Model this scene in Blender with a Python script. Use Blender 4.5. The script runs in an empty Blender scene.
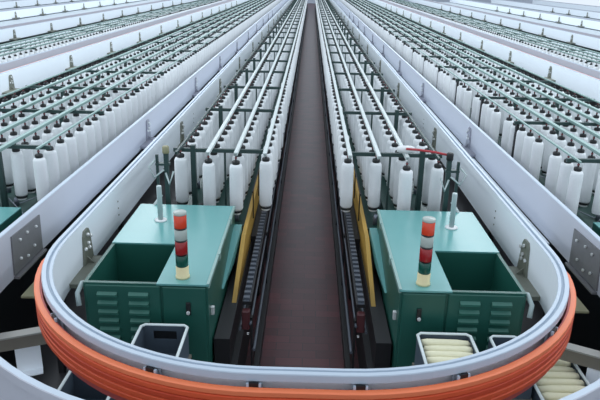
import bpy, math, random
from math import sin, cos, pi, radians
import numpy as np
random.seed(7)
scene = bpy.context.scene
COL = scene.collection

# ------------------------------------------------------------------ camera
F, PITCH, YAW, ROLL, CH = 633.0, 19.504, -0.607, 1.25, 3.9
p, y, r = radians(PITCH), radians(YAW), radians(ROLL)
fw = np.array([sin(y)*cos(p), cos(y)*cos(p), -sin(p)])
rt = np.array([cos(y), -sin(y), 0.0]); upv = np.cross(rt, fw)
RV = rt*cos(r) + upv*sin(r); UV = -rt*sin(r) + upv*cos(r)
CP = np.array([0, 0, CH])
def project(P):
    d = np.asarray(P, float) - CP
    z = d @ fw
    return 300 + F*(d @ RV)/z, 200 - F*(d @ UV)/z, z
cam_d = bpy.data.cameras.new('camera'); cam_d.sensor_width = 36; cam_d.lens = 36*F/600
cam_d.clip_end = 400
cam = bpy.data.objects.new('camera', cam_d); COL.objects.link(cam)
from mathutils import Matrix, Vector
cam.matrix_world = Matrix(((RV[0], UV[0], -fw[0], 0), (RV[1], UV[1], -fw[1], 0), (RV[2], UV[2], -fw[2], CH), (0, 0, 0, 1)))
scene.camera = cam

# ------------------------------------------------------------------ materials
def lin(c):
    return tuple(((v/255)/12.92 if v/255 <= .04045 else (((v/255)+.055)/1.055)**2.4) for v in c)
def mat(name, rgb, rough=.5, metal=0., noise=.06, scale=6., spec=.5, bump=0.):
    m = bpy.data.materials.new(name); m.use_nodes = True
    nt = m.node_tree; b = nt.nodes['Principled BSDF']
    c = lin(rgb)
    b.inputs['Roughness'].default_value = rough; b.inputs['Metallic'].default_value = metal
    b.inputs['Specular IOR Level'].default_value = spec
    tc = nt.nodes.new('ShaderNodeTexCoord'); n = nt.nodes.new('ShaderNodeTexNoise')
    n.inputs['Scale'].default_value = scale; n.inputs['Detail'].default_value = 4
    nt.links.new(tc.outputs['Object'], n.inputs['Vector'])
    mx = nt.nodes.new('ShaderNodeMix'); mx.data_type = 'RGBA'
    mx.inputs[6].default_value = (*[v*(1-noise) for v in c], 1)
    mx.inputs[7].default_value = (*[min(1, v*(1+noise)) for v in c], 1)
    nt.links.new(n.outputs['Fac'], mx.inputs[0]); nt.links.new(mx.outputs[2], b.inputs['Base Color'])
    if bump:
        bp = nt.nodes.new('ShaderNodeBump'); bp.inputs['Strength'].default_value = bump; bp.inputs['Distance'].default_value = .01
        nt.links.new(n.outputs['Fac'], bp.inputs['Height']); nt.links.new(bp.outputs['Normal'], b.inputs['Normal'])
    return m
M = {}
M['roving'] = mat('roving_yarn', (228, 232, 234), .85, 0, .04, 40, .2)
M['cap'] = mat('black_plastic', (22, 26, 28), .45, 0, .1, 20)
M['foot'] = mat('white_plastic', (225, 228, 228), .4)
M['red'] = mat('red_plastic', (176, 52, 60), .45)
M['darkred'] = mat('dark_red_paint', (74, 34, 38), .5)
M['ring'] = mat('dull_red_ring', (120, 62, 66), .5)
M['dgreen'] = mat('dark_green_paint', (20, 58, 52), .42, 0, .12, 5)
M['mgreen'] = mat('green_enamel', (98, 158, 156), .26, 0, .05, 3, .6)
M['creel'] = mat('creel_green_paint', (40, 64, 62), .45, 0, .1, 8)
M['rail'] = mat('pale_rail_metal', (198, 208, 207), .4, 0, .05, 8)
M['sag'] = mat('grey_green_rail', (132, 162, 157), .4, 0, .05, 8)
M['track'] = mat('white_track_aluminium', (240, 247, 254), .42, .0, .03, 2)
M['lilac'] = mat('lilac_grey_track', (194, 197, 207), .42, .0, .04, 2)
M['flange'] = mat('track_flange_grey', (180, 193, 206), .38, .0, .05, 3)
M['groove'] = mat('track_groove_grey', (150, 166, 182), .5)
M['plate'] = mat('bracket_grey_olive', (118, 121, 110), .5, .1, .12, 12)
M['platedk'] = mat('joint_plate_grey', (122, 122, 124), .5, .25, .1, 14)
M['bolt'] = mat('bright_bolt', (225, 228, 228), .3, .4)
M['black'] = mat('black_machine_paint', (16, 18, 22), .5, 0, .2, 6)
M['steel'] = mat('dull_steel', (120, 126, 136), .4, .6, .1, 10)
M['combgrey'] = mat('worn_comb_grey', (84, 90, 100), .5, .2)
M['yellow'] = mat('ochre_panel', (184, 146, 66), .5, 0, .08, 5)
M['orange'] = mat('orange_insulation', (226, 92, 52), .45, 0, .06, 6)
M['orange2'] = mat('deep_orange_insulation', (206, 74, 42), .45, 0, .06, 6)
M['orangelt'] = mat('light_orange_insulation', (240, 128, 84), .45, 0, .05, 6)
M['pink'] = mat('dull_pink_backing', (196, 92, 88), .5)
M['cream'] = mat('cream_yarn', (226, 222, 192), .85, 0, .06, 30, .2)
M['crate'] = mat('grey_crate_plastic', (74, 86, 98), .5, 0, .08, 6)
M['craterim'] = mat('pale_crate_rim', (214, 224, 224), .45)
M['lens_or'] = mat('orange_red_lens', (214, 70, 44), .25, 0, .04, 20, .6)
M['lens_rd'] = mat('dark_red_lens', (150, 30, 34), .25, 0, .04, 20, .6)
M['lens_cl'] = mat('clear_grey_lens', (168, 178, 172), .25, 0, .04, 20, .6)
M['lens_gn'] = mat('dark_green_lens', (14, 78, 66), .25, 0, .04, 20, .6)
M['ivory'] = mat('ivory_plastic', (226, 212, 166), .45)
M['beamtop'] = mat('light_grey_beam_top', (160, 162, 156), .5)
M['olive'] = mat('olive_tray_paint', (140, 138, 108), .55, 0, .15, 7)
M['beam'] = mat('grey_beam_paint', (118, 114, 104), .5, .0, .1, 6)
M['hose'] = mat('clear_grey_hose', (170, 186, 186), .35)

def floor_mat():
    m = bpy.data.materials.new('maroon_board_floor'); m.use_nodes = True
    nt = m.node_tree; b = nt.nodes['Principled BSDF']
    tc = nt.nodes.new('ShaderNodeTexCoord')
    mp = nt.nodes.new('ShaderNodeMapping'); mp.inputs['Scale'].default_value = (3.4, 3.4, 1)
    nt.links.new(tc.outputs['Object'], mp.inputs['Vector'])
    br = nt.nodes.new('ShaderNodeTexBrick')
    br.inputs['Color1'].default_value = (*lin((104, 48, 54)), 1); br.inputs['Color2'].default_value = (*lin((78, 38, 44)), 1)
    br.inputs['Mortar'].default_value = (*lin((48, 32, 38)), 1); br.inputs['Scale'].default_value = 1.0
    br.inputs['Mortar Size'].default_value = .012
    br.inputs['Brick Width'].default_value = 1.0; br.inputs['Row Height'].default_value = .5
    nt.links.new(mp.outputs['Vector'], br.inputs['Vector'])
    n = nt.nodes.new('ShaderNodeTexNoise'); n.inputs['Scale'].default_value = 2.2; n.inputs['Detail'].default_value = 5
    nt.links.new(tc.outputs['Object'], n.inputs['Vector'])
    mx = nt.nodes.new('ShaderNodeMix'); mx.data_type = 'RGBA'; mx.blend_type = 'MULTIPLY'; mx.inputs[0].default_value = .8
    cr = nt.nodes.new('ShaderNodeValToRGB'); cr.color_ramp.elements[0].color = (.35, .35, .38, 1); cr.color_ramp.elements[1].color = (1, 1, 1, 1)
    nt.links.new(n.outputs['Fac'], cr.inputs[0]); nt.links.new(br.outputs['Color'], mx.inputs[6]); nt.links.new(cr.outputs['Color'], mx.inputs[7])
    nt.links.new(mx.outputs[2], b.inputs['Base Color'])
    b.inputs['Roughness'].default_value = .36; b.inputs['Specular IOR Level'].default_value = .45
    bp = nt.nodes.new('ShaderNodeBump'); bp.inputs['Strength'].default_value = .25; bp.inputs['Distance'].default_value = .01
    nt.links.new(n.outputs['Fac'], bp.inputs['Height']); nt.links.new(bp.outputs['Normal'], b.inputs['Normal'])
    return m
M['floor'] = floor_mat()
M['floorshade'] = mat('floor_painted_shade', (40, 40, 44), .5, 0, .25, 2)  # near-black base colour holds painted shade for the floor beside the aisle
M['palegrey'] = mat('pale_grey_cover', (176, 186, 192), .5)
M['lilacdk'] = mat('lilac_grey_bracket', (150, 152, 164), .5)
M['wall'] = mat('pale_grey_wall', (190, 198, 210), .7)

# ------------------------------------------------------------------ mesh builder
class MB:
    def __init__(s): s.v = []; s.f = []; s.m = []; s.sm = []
    def add(s, vs, fs, mi=0, smooth=False):
        o = len(s.v); s.v += [tuple(v) for v in vs]
        for f in fs: s.f.append(tuple(i+o for i in f)); s.m.append(mi); s.sm.append(smooth)
        return s
    def box(s, x0, x1, y0, y1, z0, z1, mi=0, b=0.0):
        if x0 > x1: x0, x1 = x1, x0
        if y0 > y1: y0, y1 = y1, y0
        if b <= 0:
            vs = [(x, yy, z) for z in (z0, z1) for x, yy in ((x0, y0), (x1, y0), (x1, y1), (x0, y1))]
            return s.add(vs, [(3, 2, 1, 0), (4, 5, 6, 7), (0, 1, 5, 4), (1, 2, 6, 5), (2, 3, 7, 6), (3, 0, 4, 7)], mi)
        rings = []
        for z, i in ((z0, b), (z0+b, 0), (z1-b, 0), (z1, b)):
            rings.append([(x0+i+(b if not i else 0), y0+i, z), (x1-i-(b if not i else 0), y0+i, z), (x1-i, y0+i+(b if not i else 0), z), (x1-i, y1-i-(b if not i else 0), z),
                          (x1-i-(b if not i else 0), y1-i, z), (x0+i+(b if not i else 0), y1-i, z), (x0+i, y1-i-(b if not i else 0), z), (x0+i, y0+i+(b if not i else 0), z)])
        vs = [v for rg in rings for v in rg]; fs = [tuple(range(7, -1, -1)), tuple(range(24, 32))]
        for k in range(3):
            for j in range(8): fs.append((k*8+j, k*8+(j+1) % 8, k*8+8+(j+1) % 8, k*8+8+j))
        return s.add(vs, fs, mi)
    def lathe(s, prof, n=14, c=(0, 0, 0), mi=0, smooth=True, axis='z', capb=True, capt=True):
        vs = []
        for rr, z in prof:
            for k in range(n):
                a = 2*pi*k/n
                q = (rr*cos(a), rr*sin(a), z)
                if axis == 'x': q = (q[2], q[0], q[1])
                if axis == 'y': q = (q[1], q[2], q[0])
                vs.append((q[0]+c[0], q[1]+c[1], q[2]+c[2]))
        fs = []
        for i in range(len(prof)-1):
            for k in range(n): fs.append((i*n+k, i*n+(k+1) % n, (i+1)*n+(k+1) % n, (i+1)*n+k))
        s.add(vs, fs, mi, smooth)
        o = len(s.v)-len(vs)
        if capb: s.f.append(tuple(o+k for k in range(n-1, -1, -1))); s.m.append(mi); s.sm.append(False)
        if capt: s.f.append(tuple(o+(len(prof)-1)*n+k for k in range(n))); s.m.append(mi); s.sm.append(False)
        return s
    def cyl(s, a, b, rad, n=8, mi=0, rad2=None):
        a = Vector(a); b = Vector(b); d = (b-a).normalized()
        u = d.orthogonal().normalized(); w = d.cross(u)
        r2 = rad if rad2 is None else rad2
        vs = [a+(u*cos(2*pi*k/n)+w*sin(2*pi*k/n))*rad for k in range(n)]+[b+(u*cos(2*pi*k/n)+w*sin(2*pi*k/n))*r2 for k in range(n)]
        s.add(vs, [(k, (k+1) % n, n+(k+1) % n, n+k) for k in range(n)], mi, True)
        return s.add(vs, [tuple(range(n-1, -1, -1)), tuple(range(n, 2*n))], mi)
    def tube(s, pts, rad, n=8, mi=0):
        pts = [Vector(q) for q in pts]; vs = []
        for i, q in enumerate(pts):
            t = (pts[min(i+1, len(pts)-1)]-pts[max(i-1, 0)]).normalized()
            u = t.cross(Vector((0, 0, 1)));
            if u.length < .05: u = t.cross(Vector((1, 0, 0)))
            u.normalize(); w = u.cross(t)
            vs += [q+(u*cos(2*pi*k/n)+w*sin(2*pi*k/n))*rad for k in range(n)]
        fs = [(i*n+k, i*n+(k+1) % n, (i+1)*n+(k+1) % n, (i+1)*n+k) for i in range(len(pts)-1) for k in range(n)]
        fs += [tuple(range(n)), tuple(range((len(pts)-1)*n, len(pts)*n))]
        return s.add(vs, fs, mi, True)
    def sweep(s, path, prof, mis):
        # path: [(x,y,nx,ny)], closed profile [(offset outward, z)], mis material index per profile edge
        n = len(prof); vs = []
        for x, yy, nx, ny in path:
            for o, z in prof: vs.append((x+nx*o, yy+ny*o, z))
        b = len(s.v); s.v += vs
        for i in range(len(path)-1):
            for k in range(n):
                s.f.append((b+i*n+k, b+i*n+(k+1) % n, b+(i+1)*n+(k+1) % n, b+(i+1)*n+k)); s.m.append(mis[k]); s.sm.append(False)
        s.f.append(tuple(b+k for k in range(n))); s.m.append(mis[0]); s.sm.append(False)
        s.f.append(tuple(b+(len(path)-1)*n+k for k in range(n))); s.m.append(mis[0]); s.sm.append(False)
        return s
    def mesh(s, name, mats):
        me = bpy.data.meshes.new(name)
        me.from_pydata(s.v, [], s.f)
        for m in (mats if isinstance(mats, (list, tuple)) else [mats]): me.materials.append(M[m])
        me.polygons.foreach_set('material_index', s.m); me.polygons.foreach_set('use_smooth', s.sm)
        me.update()
        import bmesh
        bm = bmesh.new(); bm.from_mesh(me); bmesh.ops.recalc_face_normals(bm, faces=bm.faces); bm.to_mesh(me); bm.free()
        return me
    def build(s, name, mats, parent=None, label=None):
        o = bpy.data.objects.new(name, s.mesh(name, mats)); COL.objects.link(o)
        if parent is not None: o.parent = parent
        if label: o['label'] = label
        return o
def tag(o, label, cat, group=None):
    o['label'] = label; o['category'] = cat
    if group: o['group'] = group
    return o
def thing(name, label, cat, loc=(0, 0, 0), group=None, sx=1):
    o = bpy.data.objects.new(name, None); COL.objects.link(o); o.empty_display_size = .1
    o.location = loc; o.scale = (sx, 1, 1)
    return tag(o, label, cat, group)
def copy_tree(o, parent=None):
    c = o.copy(); COL.objects.link(c)
    if parent is not None: c.parent = parent
    for ch in list(o.children): copy_tree(ch, c)
    return c
def side(s): return 'left' if s < 0 else 'right'

# ------------------------------------------------------------------ the hall
FAR = 84.0
fl = MB().box(-34, 34, -3, 100, -.2, 0).build('floor', 'floorshade'); fl['kind'] = 'structure'
fa = MB().box(-.60, .60, -2, 99.9, 0, .006).build('floor_aisle', 'floor'); fa['kind'] = 'structure'
wb = MB().box(-34, 34, 100, 100.3, 0, 7).build('wall_back', 'wall'); wb['kind'] = 'structure'

# ------------------------------------------------------------------ tracks
ZT, ZB = 1.64, 1.17
def upath(xh, rr, yfront, y1, nseg=22):
    """left leg from the far end to the front, round the bend and back along the right leg"""
    s = xh-rr; yc = yfront+rr; pts = [(-xh, y1, -1, 0), (-xh, y1*.5+yc*.5, -1, 0)]
    for k in range(nseg+1):
        a = pi+(pi/2)*k/nseg; pts.append((-s+rr*cos(a), yc+rr*sin(a), cos(a), sin(a)))
    for k in range(nseg+1):
        a = 1.5*pi+(pi/2)*k/nseg; pts.append((s+rr*cos(a), yc+rr*sin(a), cos(a), sin(a)))
    pts += [(xh, y1*.5+yc*.5, 1, 0), (xh, y1, 1, 0)]
    return pts
# profile from the inner face outwards: a tall web with a grooved top flange and small bottom lip
T = .085
PROF = [(0, ZB), (0, ZT-.004), (.004, ZT), (.026, ZT), (.030, ZT-.012), (.046, ZT-.012), (.050, ZT+.004), (T-.004, ZT+.004), (T, ZT-.002), (T, ZT-.05), (.03, ZT-.055), (.03, ZB+.015), (.028, ZB+.008), (.026, ZB)]
PROF_O = [(0, ZB), (0, ZT), (.006, ZT+.006), (.045, ZT+.006), (.05, ZT), (.05, ZT-.06), (.03, ZT-.065), (.03, ZB)]
MIS_IN = [0, 1, 1, 1, 2, 1, 1, 1, 1, 1, 0, 1, 1, 1]

def bracket(parent, mirror, mt='plate'):
    """upright bracket plate on the inner face: origin at the face, x into the machine (mirror=+1: machine lies towards +x)"""
    b = MB(); s = mirror
    vs = [(.022*s, -.14, ZB-.01), (.022*s, .14, ZB-.01), (.022*s, .12, ZB+.12), (.022*s, .085, ZB+.34), (.022*s, .05, ZB+.39), (.022*s, -.05, ZB+.39), (.022*s, -.08, ZB+.34), (.022*s, -.11, ZB+.12)]
    n = len(vs); vs += [(-.002*s, a[1], a[2]) for a in vs]
    b.add(vs, [tuple(range(n)), tuple(range(2*n-1, n-1, -1))]+[(k, (k+1) % n, n+(k+1) % n, n+k) for k in range(n)])
    b.box(0, .19*s, -.50, .13, ZB+.02, ZB+.06, 0); b.box(.08*s, .13*s, -.22, -.16, ZB-.25, ZB+.02, 0)
    b.add([(.012*s, -.05, ZB), (.012*s, -.04, ZB), (.15*s, -.05, ZB), (.15*s, -.04, ZB), (.012*s, -.05, ZB+.14), (.012*s, -.04, ZB+.14)], [(0, 2, 4), (1, 5, 3), (2, 3, 5, 4), (0, 4, 5, 1), (0, 1, 3, 2)])
    k = b
    for yy, zz in ((0, .34), (0.005, .25), (.02, .2), (-.08, .22), (.08, .3)):
        k.lathe([(.019, 0), (.019, .014), (.010, .022)], 8, (.022*s if s > 0 else -.022-.022, yy, ZB+zz), 1, False, 'x')
    return b.build('bracket', [mt, 'bolt'], parent)
bp_pos = bracket(None, 1); bp_neg = bracket(None, -1); bl_pos = bracket(None, 1, 'lilacdk'); bl_neg = bracket(None, -1, 'lilacdk')
def put_bracket(parent, x, yy, mirror):
    src = bp_pos if mirror > 0 else bp_neg
    c = copy_tree(src, parent); c.location = (x, yy, 0); return c
BR_Y = [5.6, 10.35, 15.05, 19.3, 23.9, 28.3, 32.8, 37.3, 41.8, 46.3]

XI, XO = 2.125, 2.72
it = thing('inner_track', 'white U-shaped track rail looping around the two middle machines and the red aisle', 'track rail', (0, 3.2, 0))
def world_child(o, par):   # keeps the world position of a mesh built in world coordinates
    o.parent = par; o.matrix_parent_inverse = Matrix.Translation(-Vector(par.location)) if tuple(par.scale) == (1, 1, 1) else par.matrix_basis.inverted()
    return o
path_in = upath(XI, 1.87, 3.315, FAR)
world_child(MB().sweep(path_in, PROF, MIS_IN).build('rail_profile', ['track', 'flange', 'groove']), it)
for yy in BR_Y:
    for sx in (-1, 1):
        o = put_bracket(None, sx*XI, yy, -sx); world_child(o, it)
for sx in (-1, 1):
    for yy in (6.68, 11.5):
        b = MB()
        for zz in (1.30, 1.38, 1.46): b.lathe([(.011, 0), (.009, .006)], 8, (sx*XI-(.006 if sx > 0 else 0), yy, zz), 0, False, 'x')
        world_child(b.build('screw', 'plate'), it)
# clips that carry the conductor round the bend
def on_path(path, t):
    seg = [(math.hypot(path[i+1][0]-path[i][0], path[i+1][1]-path[i][1])) for i in range(len(path)-1)]
    d = t*sum(seg)
    for i, l in enumerate(seg):
        if d <= l:
            u = d/l; a, c = path[i], path[i+1]; return [a[j]*(1-u)+c[j]*u for j in range(4)]
        d -= l
    return list(path[-1])
bend = [q for q in path_in if q[1] < 5.3]
for t in (.06, .2, .355, .455, .555, .655, .8, .94):
    x, yy, nx, ny = on_path(bend, t)
    b = MB(); a = math.atan2(ny, nx)
    b.box(.05, .104, -.045, .045, 1.44, 1.455, 0); b.box(.05, .064, -.05, .05, 1.38, 1.60, 0)
    b.box(.087, .104, -.045, -.030, 1.455, 1.58, 0); b.box(.087, .104, .030, .045, 1.455, 1.58, 0)
    b.box(.087, .104, -.029, .029, 1.456, 1.586, 1)
    o = b.build('conductor_clip', ['flange', 'black']); o.matrix_basis = Matrix.Translation((x, yy, 0)) @ Matrix.Rotation(a, 4, 'Z')
    o.parent = it; o.matrix_parent_inverse = Matrix.Translation(-Vector(it.location))

ot = thing('outer_track', 'lilac-grey outer U-shaped track rail running round the outside of the white one', 'track rail', (0, 2.7, 0))
path_out = upath(XO, 2.40, 2.77, FAR)
world_child(MB().sweep(path_out, PROF_O, [0, 1, 1, 0, 0, 0, 0, 0]).build('rail_profile', ['lilac', 'flange', 'groove']), ot)
for sx in (-1, 1):
    jp = MB()
    x0 = sx*XO-sx*.001; x1 = sx*XO-sx*.014
    ys = [(5.30, 1.20), (5.34, 1.575), (5.97, 1.555), (5.95, 1.19)]
    vs = [(x0, a, z) for a, z in ys]+[(x1, a, z) for a, z in ys]
    jp.add(vs, [(0, 1, 2, 3), (7, 6, 5, 4), (0, 4, 5, 1), (1, 5, 6, 2), (2, 6, 7, 3), (3, 7, 4, 0)])
    jp.box(sx*XO, sx*XO-sx*.05, 5.30, 5.96, 1.165, 1.185)
    j = world_child(jp.build('joint_plate', 'platedk', None, 'grey bolted joint plate'), ot)
    for yy, zz in ((5.48, 1.49), (5.64, 1.5), (5.84, 1.48), (5.45, 1.31), (5.6, 1.27), (5.76, 1.31)):
        b = MB().lathe([(.016, 0), (.016, .012), (.008, .02)], 8, (sx*XO-.014-.02 if sx > 0 else sx*XO+.014, yy, zz), 0, False, 'x')
        bo = b.build('bolt', 'bolt'); bo.parent = j
    for yy in BR_Y[1:]:
        o = copy_tree(bl_neg if sx > 0 else bl_pos); o.location = (sx*XO, yy+.1, 0)
        world_child(o, ot)

# far tracks: straight legs beyond the neighbouring machines
PITCHX = 4.71
def straight_track(sx, x, clip_side, mats, label, ystart, clips, conduct):
    t = thing('straight_track', label, 'track rail', (sx*x, ystart, 0))
    path = [(0, 0, sx, 0), (0, FAR-ystart, sx, 0)]
    MB().sweep(path, PROF, MIS_IN).build('rail_profile', mats, t)
    if clips:
        for yy in clips:
            put_bracket(t, 0, yy-ystart, -sx)
    if conduct:
        c = thing('conductor_rail', conduct, 'conductor rail', (sx*(x+.16), ystart, 0))
        for k in range(3):
            MB().box(-.012, .012, 0, FAR-ystart, 1.52+.036*k, 1.55+.036*k, 0).build('conductor_strip', 'orangelt', c)
        cl = MB()
        for q in range(int((FAR-ystart)/3)):
            cl.box(-sx*.11, -sx*.012, 1.4+q*3, 1.46+q*3, 1.5, 1.515)
        cl.build('clip', 'flange', c)
    return t
ORD = ['first', 'second', 'third', 'fourth', 'fifth', 'sixth', 'seventh']
XF = [7.05+5.2*k for k in range(5)]
ystarts = [8.5, 14.0, 20.0, 26.0, 32.0]
for k in range(5):
    for sx in (-1, 1):
        ys = ystarts[k]
        clips = [14.9+3.95*i for i in range(13) if ys+.5 < 14.9+3.95*i < FAR-1]
        straight_track(sx, XF[k], 1, ['track', 'flange', 'groove'],
                       f'white straight track rail with grey brackets, {ORD[k]} outwards from middle machines, {side(sx)}',
                       ys, clips, f'thin orange conductor strip behind the {ORD[k]} straight white rail on the {side(sx)}' if k < 2 else None)
        straight_track(sx, XF[k]+.72, 1, ['lilac', 'flange', 'groove'],
                       f'plain lilac-grey track rail right behind the {ORD[k]} straight white rail, {side(sx)}', ys, None, None)

# ------------------------------------------------------------------ orange conductor round the bend
cd = thing('conductor_rail', 'thick orange ribbed conductor rail curving round the front of the white track', 'conductor rail', (0, 3.1, 0))
path_c = [q for q in path_in if q[1] < 4.98]
zs = 1.56
for k in range(5):
    z1 = zs-.047*k; z0 = z1-.044
    o0 = .126
    prof = [(o0-.02, z0), (o0-.02, z1), (o0+.012, z1), (o0+.022, z1-.006), (o0+.022, z0+.008), (o0+.012, z0)]
    world_child(MB().sweep(path_c, prof, [0]*len(prof)).build('conductor_strip', ['orangelt', 'orange', 'orange2', 'orange', 'orange'][k]), cd)
sp = MB().sweep(path_c, [(.092, zs-.31), (.092, zs-.01), (.106, zs-.01), (.106, zs-.31)], [0]*4)
world_child(sp.build('backing_strip', 'pink'), cd)
for q in (path_c[0], path_c[-1]):
    sx = -1 if q[0] < 0 else 1
    b = MB().box(q[0]+sx*.10, q[0]+sx*.16, q[1]-.01, q[1]+.06, 1.32, 1.55, 0, .012)
    world_child(b.build('end_cap', 'orangelt'), cd)

# ------------------------------------------------------------------ spinning frames (the machines)
ROWS = [.495, .83, 1.155, 1.53]
Y0 = 7.2
ARM_Y = [7.4, 9.85, 12.0, 14.1, 16.0]+[16.0+2.1*i for i in range(1, 33)]
def build_frame(label):
    """right-hand machine: x outward from the aisle centre; origin at (0, 5, 0)"""
    t = thing('spinning_frame', label, 'spinning machine', (0, 5.0, 0))
    L = FAR-5.0
    b = MB(); b.box(.57, 1.55, 2.2, L, .04, .86); b.box(.445, .50, 0, L, .0, .12); b.box(.60, .80, 0.0, 2.2, 0, .50); b.box(.66, .80, -.05, 2.2, .5, .80)
    for q in range(37): b.box(.485, .505, .3+2.1*q, .36+2.1*q, .04, .82)
    b.build('machine_body', 'black', t)
    b = MB(); b.box(.74, 1.66, 2.05, L, .80, 1.06); b.box(.98, 1.30, 2.05, L, 1.06, 1.14)
    b.build('drafting_bed', 'dgreen', t)
    for x, z, r_ in ((.468, .50, .016), (.50, .78, .012), (.60, .72, .012)):
        b = MB().cyl((x, .25, z), (x, L, z), r_, 8)
        b.build('front_rod', 'combgrey', t)
    b = MB(); b.box(.50, .585, .35, L, .93, .965)
    b.build('spindle_rail', 'black', t)
    b = MB()
    b.box(.520, .575, .35, L, .9655, .969)
    for q in range(int(16/.105)):
        yy = .38+q*.105; b.box(.518, .578, yy, yy+.045, .969, .992)
    b.build('spindle_comb', 'combgrey', t, 'grey toothed strip')
    b = MB(); b.box(.51, .585, .27, .35, .70, .90, 0, .01); o = b.build('end_stop', 'darkred', t, 'dark red end stop')
    b = MB(); b.box(.515, .535, .255, .27, .66, .68); b.build('white_stud', 'bolt', o)
    # ochre end board beside the first spindles
    b = MB(); prof = [(.62, .80), (.9, .74), (4.2, .88), (4.2, 1.17), (1.6, 1.13)]
    vs = [(.675, a, z) for a, z in prof]+[(.72, a, z) for a, z in prof]; n = 5
    b.add(vs, [tuple(range(n)), tuple(range(2*n-1, n-1, -1))]+[(k, (k+1) % n, n+(k+1) % n, n+k) for k in range(n)])
    b.build('side_board', 'yellow', t, 'ochre yellow side board')
    # creel
    for yy in ARM_Y:
        if yy > FAR-.5: continue
        yl = yy-5
        MB().box(.50, 1.62, yl-.022, yl+.022, 1.865, 1.91).build('cross_arm', 'creel', t)
        o = MB().box(1.355, 1.415, yl-.03, yl+.03, 1.05, 1.95).build('creel_post', 'creel', t)
        MB().cyl((1.0, yl, 1.10), (1.0, yl, 1.87), .013, 6).build('creel_rod', 'creel', t)
    for i, x in enumerate(ROWS):
        if i < 3:
            b = MB(); b.box(x-.022, x+.022, Y0-5-.14, L, 1.945, 1.96); b.box(x-.022, x-.016, Y0-5-.14, L, 1.925, 1.945); b.box(x+.016, x+.022, Y0-5-.14, L, 1.925, 1.945)
            b.box(x-.012, x+.012, Y0-5-.1, L, 1.91, 1.945)
        else:
            b = MB().box(x-.013, x+.013, Y0-5-.1, L, 1.91, 1.94)
        b.build('creel_rail', 'rail' if i < 3 else 'creel', t)
    b = MB()
    for q in range(88):
        yy = 2.4+q*.86
        b.cyl((.66, yy, 1.02), (.66, yy, 1.4), .008, 5)
    b.cyl((.66, 2.3, 1.4), (.66, L, 1.4), .010, 6)
    for q in range(88):
        yy = 2.3+q*.86; b.box(1.30, 1.34, yy, yy+.18, 1.10, 1.18)
    b.build('guide_bar', 'black', t)
    b = MB()
    for q in range(150):
        yy = 2.2+q*.5; b.lathe([(.035, 0), (.035, .09), (.02, .13)], 8, (.85+.08*(q % 2), yy, 1.06)); b.lathe([(.03, 0), (.03, .10)], 8, (1.42+.05*(q % 3), yy+.2, 1.06))
    dw = b.build('drafting_weight', 'steel', t); dw['kind'] = 'stuff'
    return t
fr_R = build_frame('long dark green spinning machine with white bobbins, right of the central aisle')
fr_L = copy_tree(fr_R); fr_L.scale = (-1, 1, 1); fr_L['label'] = 'long dark green spinning machine with white bobbins, left of the central aisle'
# front post units on the middle machines
for sx, t in ((1, fr_R), (-1, fr_L)):
    b = MB(); b.box(1.575, 1.625, 2.13, 2.18, 1.06, 1.98); b.box(1.56, 1.72, 2.12, 2.19, 1.84, 1.865); b.box(1.69, 1.72, 2.14, 2.17, 1.45, 1.96)
    o = b.build('end_post', 'creel', t); o.location = (0, -.26, 0)
    b = MB(); b.lathe([(.036, 0), (.04, .01), (.04, .07), (.03, .085)], 12, (1.60, 2.15, 1.98)); b.build('motor', 'black' if sx > 0 else 'olive', o)
    b = MB(); b.tube([(1.62, 2.1, 1.80), (1.72, 2.05, 1.72), (1.78, 2.06, 1.84), (1.72, 2.12, 1.9)], .012, 6); b.tube([(1.60, 2.1, 1.76), (1.54, 2.0, 1.66), (1.5, 2.05, 1.8)], .012, 6); b.tube([(1.66, 2.1, 1.5), (1.8, 1.95, 1.3), (1.95, 1.9, 1.24)], .018, 6)
    b.build('hose', 'hose', o)
    if sx > 0:
        MB().tube([(1.155, 2.45, 2.02), (1.3, 2.35, 2.035), (1.45, 2.25, 2.04), (1.60, 2.17, 2.03)], .014, 8).build('red_hose', 'red', o, 'red hose')
        MB().lathe([(.03, -.1), (.045, -.06), (.045, .06), (.03, .1)], 10, (1.155, 2.5, 2.0), 0, True, 'x').build('nozzle', 'foot', o, 'white nozzle')
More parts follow.
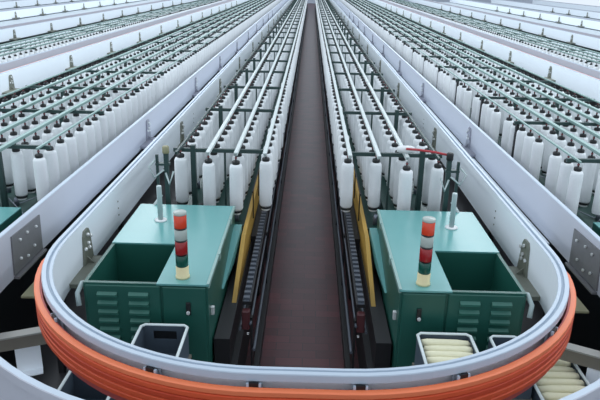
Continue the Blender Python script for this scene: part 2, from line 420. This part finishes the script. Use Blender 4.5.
# neighbouring machines behind the outer track: six rows wide
NROWS = [3.18+.378*i for i in range(6)]
def build_neighbour(label, rows, y0, arm_step, near):
    t = thing('spinning_frame', label, 'spinning machine', (0, y0, 0))
    L = FAR-y0; xa, xb = rows[0]-.08, rows[-1]+.10
    MB().box(xa+.02, xb, .1, L, 0, .86).build('machine_body', 'black', t)
    b = MB(); b.box(xa+.12, xb-.05, 0, L, .86, 1.04); b.build('drafting_bed', 'dgreen', t)
    q = 0; yy = .35
    while yy < L-.3:
        MB().box(xa, xb, yy-.022, yy+.022, 1.865, 1.91).build('cross_arm', 'creel', t)
        for x in ((rows[1]+rows[2])/2, (rows[-2]+rows[-3])/2): MB().box(x-.03, x+.03, yy-.03, yy+.03, 1.04, 1.865).build('creel_post', 'creel', t)
        if near and yy > 1.5: MB().box(rows[0]-.05, rows[0]-.01, yy-.035, yy+.035, 1.04, 1.865).build('creel_post', 'black', t, 'black post')
        yy += arm_step; q += 1
    for i, x in enumerate(rows):
        if i in (0, len(rows)-1) and near: b = MB().box(x-.013, x+.013, .15, L, 1.91, 1.93)
        else:
            b = MB(); b.box(x-.028, x+.028, -.05, L, 1.935, 1.955); b.box(x-.012, x+.012, 0, L, 1.91, 1.935)
        b.build('creel_rail', 'sag', t)
    xs0, xs1 = (5.25, 6.6) if near else (9.25, 12.0)
    MB().box(xs0, xs1, 1.5, L, 0, 1.10 if near else 1.2).build('side_cover', 'palegrey', t, 'pale grey side cover')
    if near:
        b = MB()
        for q in range(60):
            yy = .1+q*.5
            for x in rows[:3]: b.lathe([(.035, 0), (.035, .06), (.02, .10)], 8, (x+.12+.05*(q % 2), yy, 1.04))
        dw = b.build('drafting_weight', 'steel', t); dw['kind'] = 'stuff'
        b = MB()
        for q in range(28):
            yy = -.1+q*.8; b.cyl((xa+.1, yy, 1.045), (xa+.62, yy+.5, 1.20), .008, 5); b.cyl((xa+.62, yy-.1, 1.05), (xa+.1, yy+.4, 1.17), .008, 5)
        b.build('guide_wire', 'steel', t)
    return t
nb = build_neighbour('long spinning machine with pale green creel rails standing just behind the right lilac track', NROWS, 7.0, 2.07, True)
c = copy_tree(nb); c.scale = (-1, 1, 1)
for ch in list(c.children):
    if ch.get('label') == 'black post': bpy.data.objects.remove(ch)
c['label'] = 'long spinning machine with pale green creel rails standing just behind the left lilac track'
FROWS = [8.0, 8.35, 8.7, 9.05]
nb2 = build_neighbour('distant spinning machine showing only its bobbin tops above the grey rail, far right', FROWS, 12.0, 3.1, False)
nb2.scale = (1, 1, .93); c = copy_tree(nb2); c.scale = (-1, 1, .93); c['label'] = 'distant spinning machine showing only its bobbin tops above the grey rail, far left'

for k in range(1, 4):
    for sx in (-1, 1):
        xa, xb = XF[k]+.86, XF[k+1]-.26
        t = thing('spinning_frame', f'low pale covered machine between the {ORD[k]} and {ORD[k+1]} straight white rails, {side(sx)}', 'spinning machine', (sx*(xa+xb)/2, ystarts[k+1], 0))
        w = (xb-xa)/2
        MB().box(-w, w, 0, FAR-ystarts[k+1], 0, 1.0).build('machine_body', 'dgreen', t)
        MB().box(-w-.02-(.2 if sx < 0 else 0), w+.02+(.2 if sx > 0 else 0), 0, FAR-ystarts[k+1], 1.0, 1.12).build('machine_cover', 'palegrey', t)

# ------------------------------------------------------------------ roving bobbins
def bobbin_meshes():
    packs = []
    for rr in (.074, .079, .076):
        b = MB()
        b.lathe([(rr-.012, 1.245), (rr, 1.265), (rr+.001, 1.45), (rr, 1.70), (rr-.002, 1.775), (rr-.012, 1.80), (.030, 1.812)], 16)
        packs.append(b.mesh('roving_package', 'roving'))
    b = MB(); b.lathe([(.042, 1.808), (.046, 1.814), (.046, 1.842), (.036, 1.852), (.012, 1.854), (.009, 1.908)], 12)
    cap = b.mesh('bobbin_hanger', 'cap')
    b = MB(); b.lathe([(.011, 1.872), (.015, 1.876), (.015, 1.890), (.011, 1.894)], 8, capb=False, capt=False)
    ring = b.mesh('hanger_ring', 'ring')
    b = MB(); b.lathe([(.050, 1.190), (.054, 1.195), (.054, 1.215), (.05, 1.218)], 14, mi=0); b.lathe([(.066, 1.216), (.068, 1.222), (.068, 1.238), (.064, 1.246)], 14, mi=1)
    foot = b.mesh('tube_foot', ['foot', 'cap'])
    return packs, cap, ring, foot
packs, capm, ringm, footm = bobbin_meshes()
STEP = .345
rows = []   # (name, x, start y, group)
rn = ['row nearest the aisle', 'second row from the aisle', 'third row from the aisle', 'outermost row']
rn2 = ['row nearest the track', 'second row from the track', 'third row from the track', 'fourth row from the track', 'fifth row from the track', 'row farthest from the track']
for sx in (-1, 1):
    off = {-1: [.08, -.10, -.05, .2], 1: [.10, .18, -.14, -.02]}[sx]
    for i, x in enumerate(ROWS): rows.append(('c', sx, i, sx*x, Y0+off[i]))
for sx in (-1, 1):
    for i, x in enumerate(NROWS): rows.append(('n', sx, i, sx*x, 7.18+(.0, .17)[i % 2]))
cand = []; stuffpos = []
for ri, (kd, sx, i, x, ys) in enumerate(rows):
    n = int((FAR-.4-ys)/STEP)
    for j in range(n):
        yy = ys+j*STEP+random.uniform(-.008, .008); xx = x+random.uniform(-.006, .006)
        for ay in (ARM_Y if kd == 'c' else [7.35+2.07*q for q in range(40)]):
            if abs(yy-ay) < .062: yy = ay+(.064 if yy >= ay else -.064)
        u, v, z = project((xx, yy, 1.75))
        vis = -4 < u < 604 and -4 < v < 404
        if kd == 'n' and sx > 0 and i == 0 and j % 6 == 3: continue
        cand.append((z if vis else 1e9, ri, j, xx, yy))
cand.sort()
near = cand[:300]; rest = cand[300:]
def nth(n):
    ones = ['', 'first', 'second', 'third', 'fourth', 'fifth', 'sixth', 'seventh', 'eighth', 'ninth', 'tenth', 'eleventh', 'twelfth', 'thirteenth', 'fourteenth', 'fifteenth', 'sixteenth', 'seventeenth', 'eighteenth', 'nineteenth']
    tens = ['', '', 'twenty', 'thirty', 'forty', 'fifty']; tth = ['', '', 'twentieth', 'thirtieth', 'fortieth', 'fiftieth']
    if n < 20: return ones[n]
    return tth[n//10] if n % 10 == 0 else tens[n//10]+'-'+ones[n % 10]
cnt = {}
near.sort(key=lambda c: (c[1], c[4]))
for z, ri, j, xx, yy in near:
    kd, sx, i, _, _ = rows[ri]
    cnt[ri] = cnt.get(ri, 0)+1
    if kd == 'c':
        lab = f'white roving bobbin, {nth(cnt[ri])} from the near end, {rn[i]}, {side(sx)} machine'
        grp = f'roving bobbins in the {rn[i]} on the {side(sx)} machine'
    else:
        lab = f'white bobbin behind the {side(sx)} lilac track, {nth(cnt[ri])} in view of {rn2[i]}'
        grp = f'roving bobbins behind the {side(sx)} lilac track, {rn2[i]}'
    t = thing('roving_bobbin', lab, 'bobbin', (xx, yy, 0), grp)
    for nm, me in (('roving_package', packs[random.randrange(3)]), ('bobbin_hanger', capm), ('hanger_ring', ringm), ('tube_foot', footm)):
        o = bpy.data.objects.new(nm, me); COL.objects.link(o); o.parent = t
    t.rotation_euler = (random.uniform(-.006, .006), random.uniform(-.006, .006), random.uniform(0, 6))
# the rest of them
def many(positions, profs, n):
    """profs: list of (profile, material index); merged lathe copies via numpy"""
    tv = []; tf = []; tm = []
    for prof, mi in profs:
        o = len(tv)
        for rr, z in prof:
            for k in range(n): tv.append((rr*cos(2*pi*k/n), rr*sin(2*pi*k/n), z))
        for a in range(len(prof)-1):
            for k in range(n): tf.append((o+a*n+k, o+a*n+(k+1) % n, o+(a+1)*n+(k+1) % n, o+(a+1)*n+k)); tm.append(mi)
    tv = np.array(tv); tf = np.array(tf); P = np.array(positions); N = len(P)
    V = (tv[None]+np.concatenate([P, np.zeros((N, 1))], 1)[:, None, :]).reshape(-1, 3)
    Fc = (tf[None]+(np.arange(N)*len(tv))[:, None, None]).reshape(-1, 4)
    me = bpy.data.meshes.new('roving_bobbins')
    me.vertices.add(len(V)); me.vertices.foreach_set('co', V.ravel())
    me.loops.add(Fc.size); me.loops.foreach_set('vertex_index', Fc.ravel().astype(np.int32))
    me.polygons.add(len(Fc)); me.polygons.foreach_set('loop_start', np.arange(len(Fc), dtype=np.int32)*4)
    me.polygons.foreach_set('material_index', np.tile(np.array(tm, dtype=np.int32), N)); me.polygons.foreach_set('use_smooth', np.ones(len(Fc), dtype=bool))
    me.update(calc_edges=True); me.validate()
    return me
pos = [(c[3], c[4]) for c in rest]
far_pos = []
for sx in (-1, 1):
    for i, x in enumerate(FROWS):
        yy = 12.2+.12*i
        while yy < FAR-.4: far_pos.append((sx*x, yy)); yy += STEP
m1 = many(pos, [([(.07, 1.245), (.077, 1.27), (.077, 1.77), (.03, 1.81)], 0), ([(.036, 1.808), (.036, 1.85), (.006, 1.857), (.006, 1.908)], 1)], 8)
m2 = many(far_pos, [([(.077, 1.17), (.077, 1.646), (.03, 1.683)], 0), ([(.040, 1.681), (.040, 1.72), (.008, 1.73), (.008, 1.775)], 1)], 6)
me = m1
import bmesh
bm = bmesh.new(); bm.from_mesh(m1); bm.from_mesh(m2); bm.to_mesh(m1); bm.free()
m1.materials.append(M['roving']); m1.materials.append(M['cap'])
so = bpy.data.objects.new('roving_bobbins', m1); COL.objects.link(so); so['kind'] = 'stuff'
tag(so, 'countless distant white roving bobbins hanging in rows into the depth of the hall', 'bobbins')

# ------------------------------------------------------------------ gear end housings
def louvres(x, z0, n, yf):
    b = MB()
    for k in range(n):
        z = z0-.085*k
        pts = [(0, 0), (-.022, .008), (-.026, .03), (0, .05)]
        vs = [(x, yf+a, z+c) for a, c in pts]+[(x+.17, yf+a, z+c) for a, c in pts]
        b.add(vs, [(0, 1, 2, 3), (7, 6, 5, 4), (0, 4, 5, 1), (1, 5, 6, 2), (2, 6, 7, 3)], 0)
    return b
def build_housing(label, rightmost):
    t = thing('gear_housing', label, 'machine housing', (0, 4.83, 0))
    xi, xo, yr, zt = .82, 1.89, 1.95, 1.40
    hx, hy0, hy1 = 1.26, .035, .84
    b = MB()
    b.box(xi, hx, 0, yr, .0, zt-.012); b.box(hx, xo, hy1, yr, 0, zt-.012)
    b.box(hx, xo, 0, hy1, 0, .85)
    b.box(hx, xo, 0, hy0, .85, zt-.004); b.box(xo-.03, xo, hy0, hy1, .85, zt-.004)
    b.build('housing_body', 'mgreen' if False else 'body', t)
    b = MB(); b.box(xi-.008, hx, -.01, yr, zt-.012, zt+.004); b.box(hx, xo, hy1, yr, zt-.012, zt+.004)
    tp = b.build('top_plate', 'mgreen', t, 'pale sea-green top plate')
    b = MB(); b.box(xi-.012, xi+.012, 0, yr, zt-.03, zt+.01); b.box(xi-.02, xi, .6, .68, zt-.05, zt+.016); b.box(xi-.02, xi, 1.5, 1.58, zt-.05, zt+.016)
    b.build('hinge', 'hingem', t)
    # front: door, seams, handle and louvres
    b = MB(); b.box(xi+.02, 1.21, -.018, 0, .2, 1.375, 0, .006); d = b.build('door', 'body', t)
    b = MB(); b.box(.97, 1.01, -.034, -.018, 1.12, 1.24, 0, .004); b.build('door_handle', 'cap', d)
    b = MB(); b.lathe([(.016, 0), (.016, .012), (.01, .02)], 10, (.99, -.034-.02, 1.15), 0, True, 'y'); b.build('lock', 'bolt', d)
    b = MB(); b.box(1.23, xo-.02, -.018, 0, .2, 1.38, 0, .006); d2 = b.build('louvre_panel', 'body', t)
    louvres(1.33, 1.27, 6, -.018).build('louvre', 'louv', d2); louvres(1.60, 1.27, 8, -.018).build('louvre', 'louv', d2)
    # inner side: cover wedge, latch
    b = MB(); pr = [(.8, .95), (1.95, .95), (1.95, 1.18), (1.75, 1.18)]
    vs = [(xi, a, z) for a, z in pr]+[(xi-.085, a, z) for a, z in pr]
    vs[4] = (xi-.02, .8, .95)
    b.add(vs, [(0, 1, 2, 3), (7, 6, 5, 4), (0, 4, 5, 1), (1, 5, 6, 2), (2, 6, 7, 3), (3, 7, 4, 0)])
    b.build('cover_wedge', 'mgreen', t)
    b = MB(); b.box(xi-.03, xi, .1, .14, 1.05, 1.13, 0, .004); b.build('latch', 'bolt', t)
    # pipe couplings beside the hopper
    b = MB(); b.tube([(xo-.02, .12, 1.34), (xo+.03, .06, 1.36), (xo+.05, -.02, 1.30), (xo+.03, -.06, 1.2)], .022, 8)
    b.build('pipe_coupling', 'hose', t)
    return t
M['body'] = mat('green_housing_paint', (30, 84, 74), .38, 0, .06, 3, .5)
M['louv'] = mat('louvre_green', (48, 104, 92), .4)
M['hingem'] = mat('hinge_pale_green', (140, 172, 166), .35, .2)
hR = build_housing('green gear housing with open hopper right of the aisle, beside crate of yarn tubes', True)
hL = copy_tree(hR); hL.scale = (-1, 1, 1); hL['label'] = 'green gear housing with open hopper left of the aisle, behind the empty grey crate'
for sx in (-1, 1):
    c = copy_tree(hR); c.scale = (-sx, 1, .9); c.location = (sx*5.24, 4.98, 0)
    c['label'] = f'green gear housing of the neighbour machine at the {side(sx)} edge of the picture'
    b = MB().box(sx*2.95, sx*3.26, 4.9, 6.93, 0, 1.0).build('machine_plinth', 'black'); tag(b, f'black machine plinth under the {side(sx)} lilac track', 'plinth')

# signal towers
def tower(label, x, yy):
    t = thing('signal_tower', label, 'signal light', (x, yy, 1.404))
    def seg(nm, z0, z1, m, r_=.054): MB().lathe([(r_-.004, z0), (r_, z0+.006), (r_, z1-.006), (r_-.004, z1)], 20).build(nm, m, t)
    MB().lathe([(.062, 0), (.060, .02), (.056, .025), (.056, .105), (.052, .11)], 20).build('base', 'ivory', t)
    seg('green_lens', .11, .215, 'lens_gn'); seg('ring', .215, .225, 'cap', .056)
    seg('red_lens', .225, .345, 'lens_rd'); seg('ring', .345, .358, 'cap', .056)
    seg('clear_lens', .358, .455, 'lens_cl'); seg('ring', .455, .468, 'cap', .056)
    seg('orange_lens', .468, .585, 'lens_or')
    MB().lathe([(.055, .585), (.056, .59), (.056, .606), (.050, .612), (.0, .613)], 20, capt=False).build('top_cap', 'lens_cl', t)
tower('red, white and green signal tower on the left green housing', -1.06, 4.96)
tower('red, white and green signal tower on the right green housing', 1.03, 4.95)
for sx in (-1, 1):
    t = thing('vent_pipe', f'short white vent pipe on the rear of the {side(sx)} green housing top', 'pipe', (sx*1.55, 6.28, 1.404))
    MB().lathe([(.065, 0), (.065, .012), (.03, .014)], 18).build('pipe_flange', 'foot', t)
    MB().lathe([(.027, .012), (.027, .38), (.024, .39)], 18).build('pipe_body', 'hose', t)

# ------------------------------------------------------------------ crates with yarn tubes, their stands
def crate(label, x0, x1, y0, y1, z0, z1, hole=True, mats=('crate', 'craterim')):
    cx, cy = (x0+x1)/2, y0
    t = thing('crate', label, 'crate', (cx, cy, z0)); w = (x1-x0)/2; d = y1-y0; h = z1-z0; th = .012
    b = MB(); b.box(-w, w, 0, d, 0, th); b.box(-w, -w+th, 0, d, th, h); b.box(w-th, w, 0, d, th, h); b.box(-w+th, w-th, 0, th, th, h)
    if hole:
        hw = w*.5; a, c = h-.13, h-.05
        b.box(-w+th, -hw, d-th, d, th, h); b.box(hw, w-th, d-th, d, th, h); b.box(-hw, hw, d-th, d, th, a); b.box(-hw, hw, d-th, d, c, h)
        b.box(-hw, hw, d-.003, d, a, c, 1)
    else: b.box(-w+th, w-th, d-th, d, th, h)
    b.build('crate_box', [mats[0], 'black'], t)
    b = MB(); r_ = .013; pts = [(-w, -.0, h), (-w, d-.03, h), (-w+.03, d, h), (w-.03, d, h), (w, d-.03, h), (w, 0, h), (w-.0, 0, h), (-w, 0, h)]
    b.tube(pts, r_, 8); b.build('crate_rim', mats[1], t, 'pale rounded rim')
    return t
def stand(label, x0, x1, y0, y1, z):
    t = thing('crate_stand', label, 'stand', ((x0+x1)/2, (y0+y1)/2, 0)); w = (x1-x0)/2; d = (y1-y0)/2
    MB().box(-w, w, -d, d, z-.03, z).build('stand_top', 'beam', t)
    for a in (-1, 1):
        for c in (-1, 1): MB().box(a*(w-.03), a*w, c*(d-.03), c*d, 0, z-.03).build('leg', 'black', t)
def cop_mesh(L=.40, r1=.040, r2=.032):
    return MB().lathe([(r2*.6, -.02-L/2), (r2*.6, -L/2), (r2, -L/2+.002), (r1, -L/2+.10), (r1, L/2-.05), (r1*.8, L/2), (r2*.55, L/2), (r2*.55, L/2+.02)], 14, axis='x').mesh('yarn_tube', 'cream')
copm = cop_mesh()
def cops(cx, y0, z, n, dy, wsc, where, rz=0.0, layer2=True):
    for k in range(n):
        lab = f'cream yarn tube lying {where}, {nth(n-k)} from the back'
        o = bpy.data.objects.new('yarn_tube', copm); COL.objects.link(o)
        o.location = (cx+random.uniform(-.008, .008), y0+dy*k, z+random.uniform(-.004, .006)); o.rotation_euler = (random.uniform(0, 3), random.uniform(-.02, .02), rz+random.uniform(-.03, .03)+(pi if k % 2 else 0)); o.scale = (wsc, 1, 1)
        tag(o, lab, 'yarn tube', f'yarn tubes {where}')
crate('empty grey crate with pale rim in front of the left green housing', -1.36, -.97, 4.12, 4.66, .82, 1.10)
stand('dark stand under the empty grey crate, left of the aisle', -1.38, -.95, 4.1, 4.66, .82)
crate('pale-rimmed crate full of cream yarn tubes in front of the right green housing', .955, 1.395, 4.06, 4.64, .80, 1.10, False)
stand('dark stand under the full and the small crate, right of the aisle', .94, 1.815, 4.06, 4.66, .80)
cops(1.175, 4.12, 1.05, 6, .088, .97, 'in the crate before the right green housing')
crate('small pale-rimmed crate under the white track bend, right of the full crate', 1.56, 1.80, 4.2, 4.64, .80, 1.09, False)
crate('crate of cream yarn tubes under the orange conductor at lower right', 1.835, 2.27, 3.98, 4.72, .58, .90, False)
stand('low dark stand under the lower right crate', 1.83, 2.27, 4.0, 4.72, .58)
cops(2.05, 4.05, .86, 7, .092, .96, 'in the crate under the lower right bend')
crate('dark empty crate under the orange conductor at lower left', -1.84, -1.44, 3.86, 4.28, .62, .90, False)
stand('low dark stand under the lower left crate', -1.86, -1.42, 3.86, 4.3, .62)

# ------------------------------------------------------------------ support arms between the two tracks and trays
for sx in (-1, 1):
    yb, ye = (4.62, 4.36) if sx < 0 else (4.60, 4.27)
    t = thing('support_arm', f'grey support beam joining the white and lilac tracks at the {side(sx)}', 'support beam', (sx*2.1, yb, 0))
    dx, dy = sx*.72, (ye-yb)*1.2
    L = math.hypot(dx, dy); a = math.atan2(dy, dx)
    b = MB(); b.box(-.05, L, -.04, .04, .95, 1.06); b.box(-.05, L, -.05, .05, 1.06, 1.075, 1)
    o = b.build('beam', ['beam', 'beamtop'], t); o.rotation_euler = (0, 0, a)
    b = MB(); a0 = .12 if sx < 0 else .27; b.box(a0, a0+.2, -.055, -.04, .68, .95); b.box(a0, a0+.2, -.055, .04, .67, .68)
    o = b.build('hanger_plate', 'track', t, 'pale hanging plate'); o.rotation_euler = (0, 0, a)
    b = MB(); b.box(-.0, .06, -.05, .05, 1.075, 1.168); b.box(L-.10, L-.04, -.05, .05, 1.075, 1.168); o = b.build('clamp', 'plate', t); o.rotation_euler = (0, 0, a)
    t = thing('cable_tray', f'long grey cable tray with an olive end lying between the two tracks at the {side(sx)}', 'cable tray', (sx*2.47, 5.2, 0))
    MB().box(-.16, .16, 0, 1.3, 1.02, 1.04).build('tray_end', 'olive', t, 'olive end plate')
    MB().box(-.20, .235, 1.3, FAR-5.3, 1.145, 1.165).build('tray_bed', 'track', t)
    for k in range(2): MB().box(-.20+.41*k, -.19+.41*k, 1.3, FAR-5.3, 1.10, 1.145).build('tray_side', 'flange', t)
    for yy in (.3, 2.6, 8, 14, 20, 26): MB().box(-.03, .03, yy, yy+.06, 0, 1.02 if yy < 1 else 1.145).build('leg', 'black', t)

for o in (bp_pos, bp_neg, bl_pos, bl_neg):
    for c in list(o.children): bpy.data.objects.remove(c)
    bpy.data.objects.remove(o)

# ------------------------------------------------------------------ light
w = bpy.data.worlds.new('hall_light'); scene.world = w; w.use_nodes = True
bg = w.node_tree.nodes['Background']; bg.inputs[0].default_value = (.80, .89, 1.0, 1); bg.inputs[1].default_value = 1.02
def area(x, y0, y1, wx, power, z=6.5):
    l = bpy.data.lights.new('ceiling_tube', 'AREA'); l.shape = 'RECTANGLE'; l.size = wx; l.size_y = y1-y0
    l.energy = power; l.color = (.86, .94, 1.0)
    o = bpy.data.objects.new('ceiling_tube', l); COL.objects.link(o); o.location = (x, (y0+y1)/2, z)
for x in (-15, -5.0, 5.0, 15): area(x, 4, 84, 1.0, 1700, 6.3)
scene.view_settings.view_transform = 'Standard'; scene.view_settings.look = 'None'
scene.view_settings.gamma = 1.0; scene.view_settings.exposure = 0.0; scene.view_settings.use_curve_mapping = False
